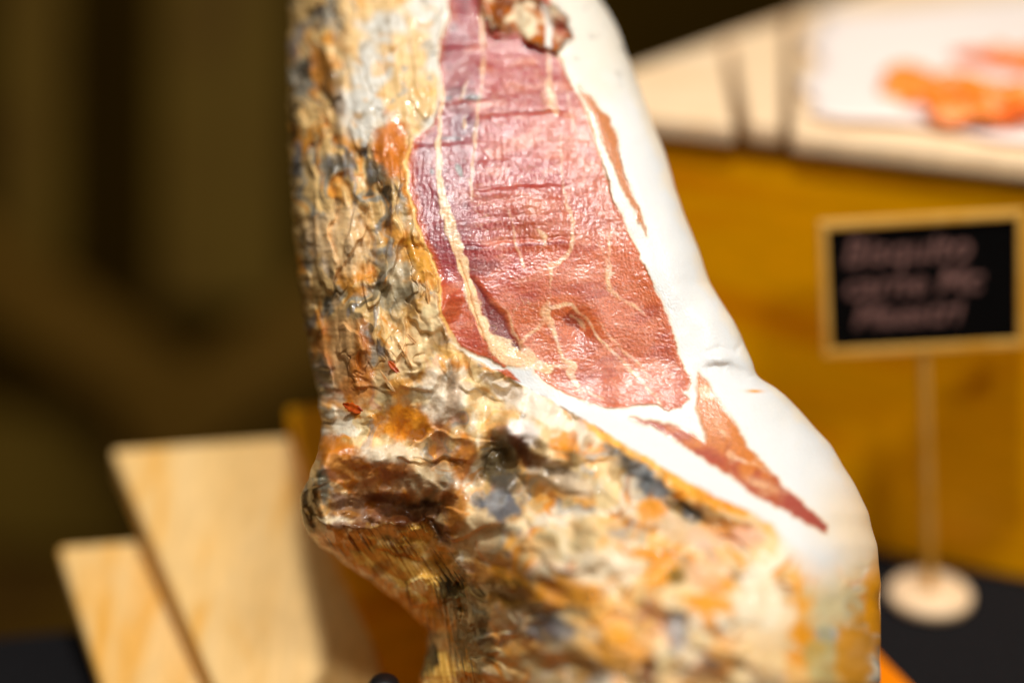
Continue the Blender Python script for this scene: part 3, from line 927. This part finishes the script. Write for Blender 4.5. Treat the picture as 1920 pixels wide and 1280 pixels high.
for (cx, cy, rx, ry, a, c, k) in ((888, 183, 22, 8, 0, (84, 88, 88), .95), (838, 184, 14, 6, 0, (76, 74, 80), .9), (848, 260, 24, 5, 0, (96, 88, 96), .8), (862, 320, 6, 16, -.4, (128, 140, 136), .8),
                                  (848, 50, 12, 14, 0, (150, 130, 136), .6), (810, 322, 5, 8, 0, (130, 140, 150), .7), (870, 235, 34, 24, 0, (112, 50, 72), .8), (862, 172, 34, 12, 0, (110, 24, 34), .8),
                                  (878, 462, 34, 8, 0, (112, 26, 34), .7), (1000, 458, 70, 4, -.05, (140, 40, 44), .7), (990, 352, 80, 3, -.07, (170, 60, 50), .6), (985, 208, 70, 3, .05, (150, 60, 56), .6), (858, 71, 30, 3, 0, (120, 30, 40), .7), (902, 500, 40, 18, 0, (120, 30, 40), .6),
                                  (1075, 600, 26, 16, .6, (140, 50, 34), .8), (1105, 640, 30, 30, .6, (170, 64, 40), .5), (1030, 180, 16, 34, 0, (222, 160, 120), .5), (1085, 700, 40, 20, .2, (180, 80, 56), .4)):
    g = sstep(.3, .7, blob(X, Y, cx, cy, rx, ry, a) + .2 * fbm(X, Y, 12, 3, 28))
    lean = mixc(lean, C(*c), g * k)
band0 = seg_dist(vx, vy, VEINS[0])[0]
lean = mixc(lean, C(112, 34, 48), pocket * .85)
lean = mixc(lean, C(110, 84, 72), pocket * blob(X, Y, 966, 656, 18, 8) * .9)
lean = mixc(lean, C(214, 100, 40), sstep(-16, -2, sMAIN) * .45)
lean = mixc(lean, C(206, 84, 10), sstep(-14, -2, sMAIN) * sstep(840, 800, X) * sstep(240, 270, Y) * .7)
wl_ = mixc(np.broadcast_to(C(216, 130, 62), col.shape), C(180, 84, 62), sstep(-.4, .4, (Y - 800 - (X - 1280) * .72) / 60 + fbm(X, Y, 40, 3, 29) * .6))
wl_ = mixc(wl_, C(176, 84, 72), sstep(1420, 1480, X))
lean = mixc(lean, wl_, wed)
lean = mixc(lean, C(216, 134, 76), stri)
vc = mixc(np.broadcast_to(C(244, 204, 160), col.shape), C(246, 220, 196), sstep(0, .7, fbm(X, Y, 20, 3, 30)))
vc = mixc(vc, C(248, 212, 164), sstep(440, 520, Y) * sstep(960, 920, X) * .8)
lean = mixc(lean, vc * 1.15, vein * np.clip(.6 + .4 * sstep(30, 12, band0) + .4 * fbm(X, Y, 30, 3, 12), .25, .92))
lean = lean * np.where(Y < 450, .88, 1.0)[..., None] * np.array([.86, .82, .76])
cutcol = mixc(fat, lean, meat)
# brown rough cavity
cavc = mixc(np.broadcast_to(C(222, 204, 170), col.shape), C(168, 88, 10), sstep(-.05, .3, fbm(X, Y, 60, 3, 31)))
cavc = mixc(cavc, C(120, 60, 14), sstep(.25, .6, fbm(X, Y, 44, 3, 32)))
cavc = mixc(cavc, C(160, 70, 50), blob(X, Y, 1052, 52, 22, 26))
cavc = mixc(cavc, C(96, 60, 10), np.exp(-((sCAV + 3) / 6) ** 2) * .7)
cavc = mixc(cavc, C(226, 222, 214), sstep(1.4, .6, seg_dist(X, Y, [(1020, 10, 5), (1030, 40, 5), (1028, 90, 5)])[0] / 6))
cutcol = mixc(cutcol, cavc, cav)
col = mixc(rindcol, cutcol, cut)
meatm = np.clip(meat * (1 - cav), 0, 1) * cut
rough = .52 * (1 - cut) + cut * (.34 * meatm + .36 * (1 - meatm))
rough = rough + fbm(X, Y, 30, 3, 33) * .08
coat = meatm * .5 + (1 - cut) * (.25 + .45 * sstep(0, .5, fbm(X, Y, 50, 3, 34))) + cut * (1 - meatm) * .08
# moist front of the knuckle
coat = np.maximum(coat, blob(X, Y, 620, 900, 60, 90) * .6)
fine = meatm * 1.0 + (1 - cut) * .2 + cut * (1 - meatm) * .10

# ---- build -------------------------------------------------------------------
UPX = K * D0                      # metres per photo pixel at the focus plane
F = P(X, Y, D0 - H * UPX)        # front points (rows, NF, 3)
tb_ = np.linspace(0, 1, NB + 2)[1:-1]
bx = (xr[:, None] + (xl - xr)[:, None] * (0.5 - 0.5 * np.cos(np.pi * tb_))[None])
bh0 = H[:, -1][:, None] + (H[:, 0] - H[:, -1])[:, None] * tb_[None]
endk = np.clip(np.minimum((rows + 330) / 200, (1690 - rows) / 200), 0, 1)
endk = np.sqrt(1 - (1 - endk) ** 2)
bdep = np.interp(rows, [-330, 0, 600, 1200, 1690], [200, 300, 380, 520, 420]) * endk
bh = bh0 - bdep[:, None] * np.sin(np.pi * tb_)[None]
# a solid of true depth: the back keeps the metric width of its row instead of widening with distance
By = np.repeat(rows[:, None], NB, 1)
Dm = D0 - bh0 * UPX
Bp = P(bx, By, Dm)
view = np.array([0, CP, -SP])
Bp = Bp + view * ((bdep[:, None] * np.sin(np.pi * tb_)[None]) * UPX)[..., None]
ring = np.concatenate([F, Bp], 1)
NR, NC = ring.shape[:2]
backcol = np.broadcast_to(C(196, 150, 90), (NR, NB, 3))
bn = fbm(bx, By, 60, 4, 40)
backcol = mixc(backcol, C(120, 92, 60), sstep(0, .5, bn))


def ext(a, bv):
    return np.concatenate([a, np.full((NR, NB), bv)], 1)


colA = np.concatenate([col, backcol], 1)
softA = ext(.12 * (1 - cut) + cut * (.32 * meatm + .5 * (1 - meatm)), .1)
roughA, coatA, fineA = ext(rough, .6), ext(coat, .1), ext(fine, .9)
vid = np.arange(NR * NC).reshape(NR, NC)
a = vid[:-1, :]
b = vid[1:, :]
faces = np.stack([a, np.roll(a, -1, 1), np.roll(b, -1, 1), b], -1).reshape(-1, 4)[:, ::-1]
# smooth normals over the whole body
Vv = ring.reshape(-1, 3)
e1 = Vv[faces[:, 2]] - Vv[faces[:, 0]]
e2 = Vv[faces[:, 3]] - Vv[faces[:, 1]]
fn = np.cross(e1, e2)
vn = np.zeros_like(Vv)
for k in range(4):
    for c in range(3):
        vn[:, c] += np.bincount(faces[:, k], fn[:, c], len(Vv))
vn /= np.linalg.norm(vn, axis=1)[:, None] + 1e-12
# orientation check: a front vertex must face the camera
mid = vid[NR // 2, NF // 2]
if vn[mid] @ (np.array([0, 0, CAM_H]) - Vv[mid]) < 0:
    faces = faces[:, ::-1]
    vn = -vn

# part id per vertex
KNU = [(555, 868), (590, 838), (640, 822), (700, 850), (742, 905), (772, 955), (765, 988), (680, 1000), (600, 1003), (545, 1003)]
part = np.zeros((NR, NC), int)                       # 0 rind
pf = np.zeros(X.shape, int)
pf[sCUT < 0] = 1                                     # fat
pf[(sMAIN < 0)] = 2
pf[(sWED < 0)] = 3
pf[(sSTR < 0)] = 4
pf[(sCAV < 0)] = 0
pf[(poly_sdf(wx, wy, KNU) < 0)] = 5
pf[(sMAIN < 0) & (seg_dist(vx, vy, VEINS[0])[0] < seg_dist(vx, vy, VEINS[0])[1] / 2) & (Y > 180)] = 6
part[:, :NF] = pf
fpart = part.reshape(-1)[faces].max(1)

# ham material
m, nt, bs = new_mat("cured_ham_surface")
N, L = nt.nodes, nt.links


def attr(n):
    q = N.new('ShaderNodeAttribute')
    q.attribute_name = n
    return q


tc = N.new('ShaderNodeTexCoord')
ac = attr("tone")
nz = N.new('ShaderNodeTexNoise')
nz.inputs['Scale'].default_value = 900
nz.inputs['Detail'].default_value = 4
L.new(tc.outputs['Object'], nz.inputs[0])
mr = N.new('ShaderNodeMapRange')
mr.inputs['From Min'].default_value = .3
mr.inputs['From Max'].default_value = .7
mr.inputs['To Min'].default_value = .78
mr.inputs['To Max'].default_value = 1.16
L.new(nz.outputs[0], mr.inputs[0])
mm = N.new('ShaderNodeMix')
mm.data_type = 'RGBA'
mm.blend_type = 'MULTIPLY'
fi = attr("fine")
L.new(fi.outputs['Fac'], mm.inputs[0])
L.new(ac.outputs['Color'], mm.inputs[6])
L.new(mr.outputs[0], mm.inputs[7])
L.new(mm.outputs[2], bs.inputs['Base Color'])
L.new(attr("rough").outputs['Fac'], bs.inputs['Roughness'])
L.new(attr("coat").outputs['Fac'], bs.inputs['Coat Weight'])
bs.inputs['Coat Roughness'].default_value = 0.10
bs.subsurface_method = 'BURLEY'
L.new(attr('soft').outputs['Fac'], bs.inputs['Subsurface Weight'])
bs.inputs['Subsurface Radius'].default_value = (1.0, .55, .3)
bs.inputs['Subsurface Scale'].default_value = .0035
bs.inputs['Specular IOR Level'].default_value = 0.32
mp = N.new('ShaderNodeMapping')
mp.inputs['Scale'].default_value = (420, 700, 1000)
L.new(tc.outputs['Object'], mp.inputs[0])
nb = N.new('ShaderNodeTexNoise')
nb.inputs['Scale'].default_value = 1.0
nb.inputs['Detail'].default_value = 5
nb.inputs['Roughness'].default_value = .62
L.new(mp.outputs[0], nb.inputs[0])
bp = N.new('ShaderNodeBump')
bp.inputs['Distance'].default_value = 0.0009
ml = N.new('ShaderNodeMath')
ml.operation = 'MULTIPLY'
ml.inputs[1].default_value = .22
L.new(fi.outputs['Fac'], ml.inputs[0])
L.new(ml.outputs[0], bp.inputs['Strength'])
L.new(nb.outputs[0], bp.inputs['Height'])
L.new(bp.outputs[0], bs.inputs['Normal'])
L.new(bp.outputs[0], bs.inputs['Coat Normal'])
M_HAM = m

hb = Vector((float(Vv[:, 0].mean()), float(Vv[:, 1].mean()), float(Vv[:, 2].min())))
ham = thing("cured_ham", "large cured ham on the stand, cut open to show red lean meat under white fat", "ham", hb)
names = {0: ("rind", "mottled cream, amber and grey dried rind"), 1: ("fat_layer", "smooth white fat around the cut"),
         2: ("lean_meat", "large red marbled cut face"), 3: ("lean_meat", "narrow wedge of lean at the lower right"),
         4: ("lean_meat", "thin orange strip of lean inside the upper fat"), 5: ("knuckle", "dark brown glossy knuckle above the hollow"),
         6: ("fat_seam", "long pale seam of fat down the left of the cut")}
tone = np.concatenate([colA.reshape(-1, 3), np.ones((NR * NC, 1))], 1).astype(np.float32)
for pid, (nm, lb) in names.items():
    fsel = faces[fpart == pid]
    if len(fsel) == 0:
        continue
    used, inv = np.unique(fsel, return_inverse=True)
    inv = inv.reshape(-1, 4)
    co = (Vv[used] - np.array(hb)).astype(np.float32)
    me = bpy.data.meshes.new(nm)
    me.vertices.add(len(used))
    me.vertices.foreach_set('co', co.ravel())
    me.loops.add(len(inv) * 4)
    me.loops.foreach_set('vertex_index', inv.ravel().astype(np.int32))
    me.polygons.add(len(inv))
    me.polygons.foreach_set('loop_start', (np.arange(len(inv)) * 4).astype(np.int32))
    me.polygons.foreach_set('use_smooth', np.ones(len(inv), bool))
    me.update(calc_edges=True)
    me.attributes.new("tone", 'FLOAT_COLOR', 'POINT').data.foreach_set('color', tone[used].ravel())
    for an, arr in (("soft", softA), ("rough", roughA), ("coat", coatA), ("fine", fineA)):
        me.attributes.new(an, 'FLOAT', 'POINT').data.foreach_set('value', np.clip(arr.reshape(-1)[used], 0, 1).astype(np.float32))
    me.normals_split_custom_set_from_vertices(vn[used].tolist())
    me.materials.append(M_HAM)
    o = bpy.data.objects.new(nm, me)
    COL.objects.link(o)
    o.parent = ham
    o['label'] = lb

# dried flakes standing off the rind
M_FLAKE = plain("dried_flake", (196, 84, 14), .25, .3, 300, c2=(150, 52, 8))
M_FLAKE2 = plain("dry_skin_shred", (232, 190, 130), .5, .3, 300, c2=(190, 124, 50))


def front_at(px, py):
    r = int(np.argmin(abs(rows - py)))
    c = int(np.argmin(abs(X[r] - px)))
    return Vv[vid[r, c]], vn[vid[r, c]]


def flake(px, py, L_px, w_px, ang, mat, seed, curl=1.0):
    rng = np.random.default_rng(seed)
    p, n = front_at(px, py)
    n = Vector(n)
    right = Vector((1, 0, 0))
    upv = n.cross(right).normalized() * -1
    right = upv.cross(n).normalized()
    t = (right * math.cos(ang) + Vector((0, SP, CP)) * math.sin(ang)).normalized()
    s = n.cross(t).normalized()
    n1, n2 = 10, 5
    vs, fs = [], []
    for i in range(n1 + 1):
        f = i / n1
        wd = w_px * UPX * (math.sin(math.pi * min(f * .85 + .12, 1)) ** .7) * (1 + .25 * rng.uniform(-1, 1))
        for j in range(n2 + 1):
            g = j / n2 - .5
            lift = (math.sin(math.pi * f) * 3 + curl * 5 * f * f + abs(g) * 5 * curl - .8) * UPX * 1.2
            vs.append(Vector(p) + t * (f - .5) * L_px * UPX + s * g * wd + n * (lift + rng.uniform(-.4, .4) * UPX))
    for i in range(n1):
        for j in range(n2):
            a = i * (n2 + 1) + j
            fs.append((a, a + 1, a + n2 + 2, a + n2 + 1))
    o = mesh_obj("dried_flake", vs, fs, mat, ham, smooth=True)
    q = o.modifiers.new("thickness", 'SOLIDIFY')
    q.thickness = .0004
    return o


flake(741, 690, 28, 11, .9, M_FLAKE, 1)
flake(668, 768, 44, 18, .55, M_FLAKE, 2, 1.6)
flake(760, 660, 46, 9, 1.0, M_FLAKE2, 5)
flake(778, 640, 40, 8, .9, M_FLAKE2, 6)
flake(768, 676, 30, 7, 1.2, M_FLAKE2, 7)
flake(802, 556, 44, 8, 1.4, M_FLAKE2, 8)
flake(730, 715, 50, 7, .95, M_FLAKE2, 10)
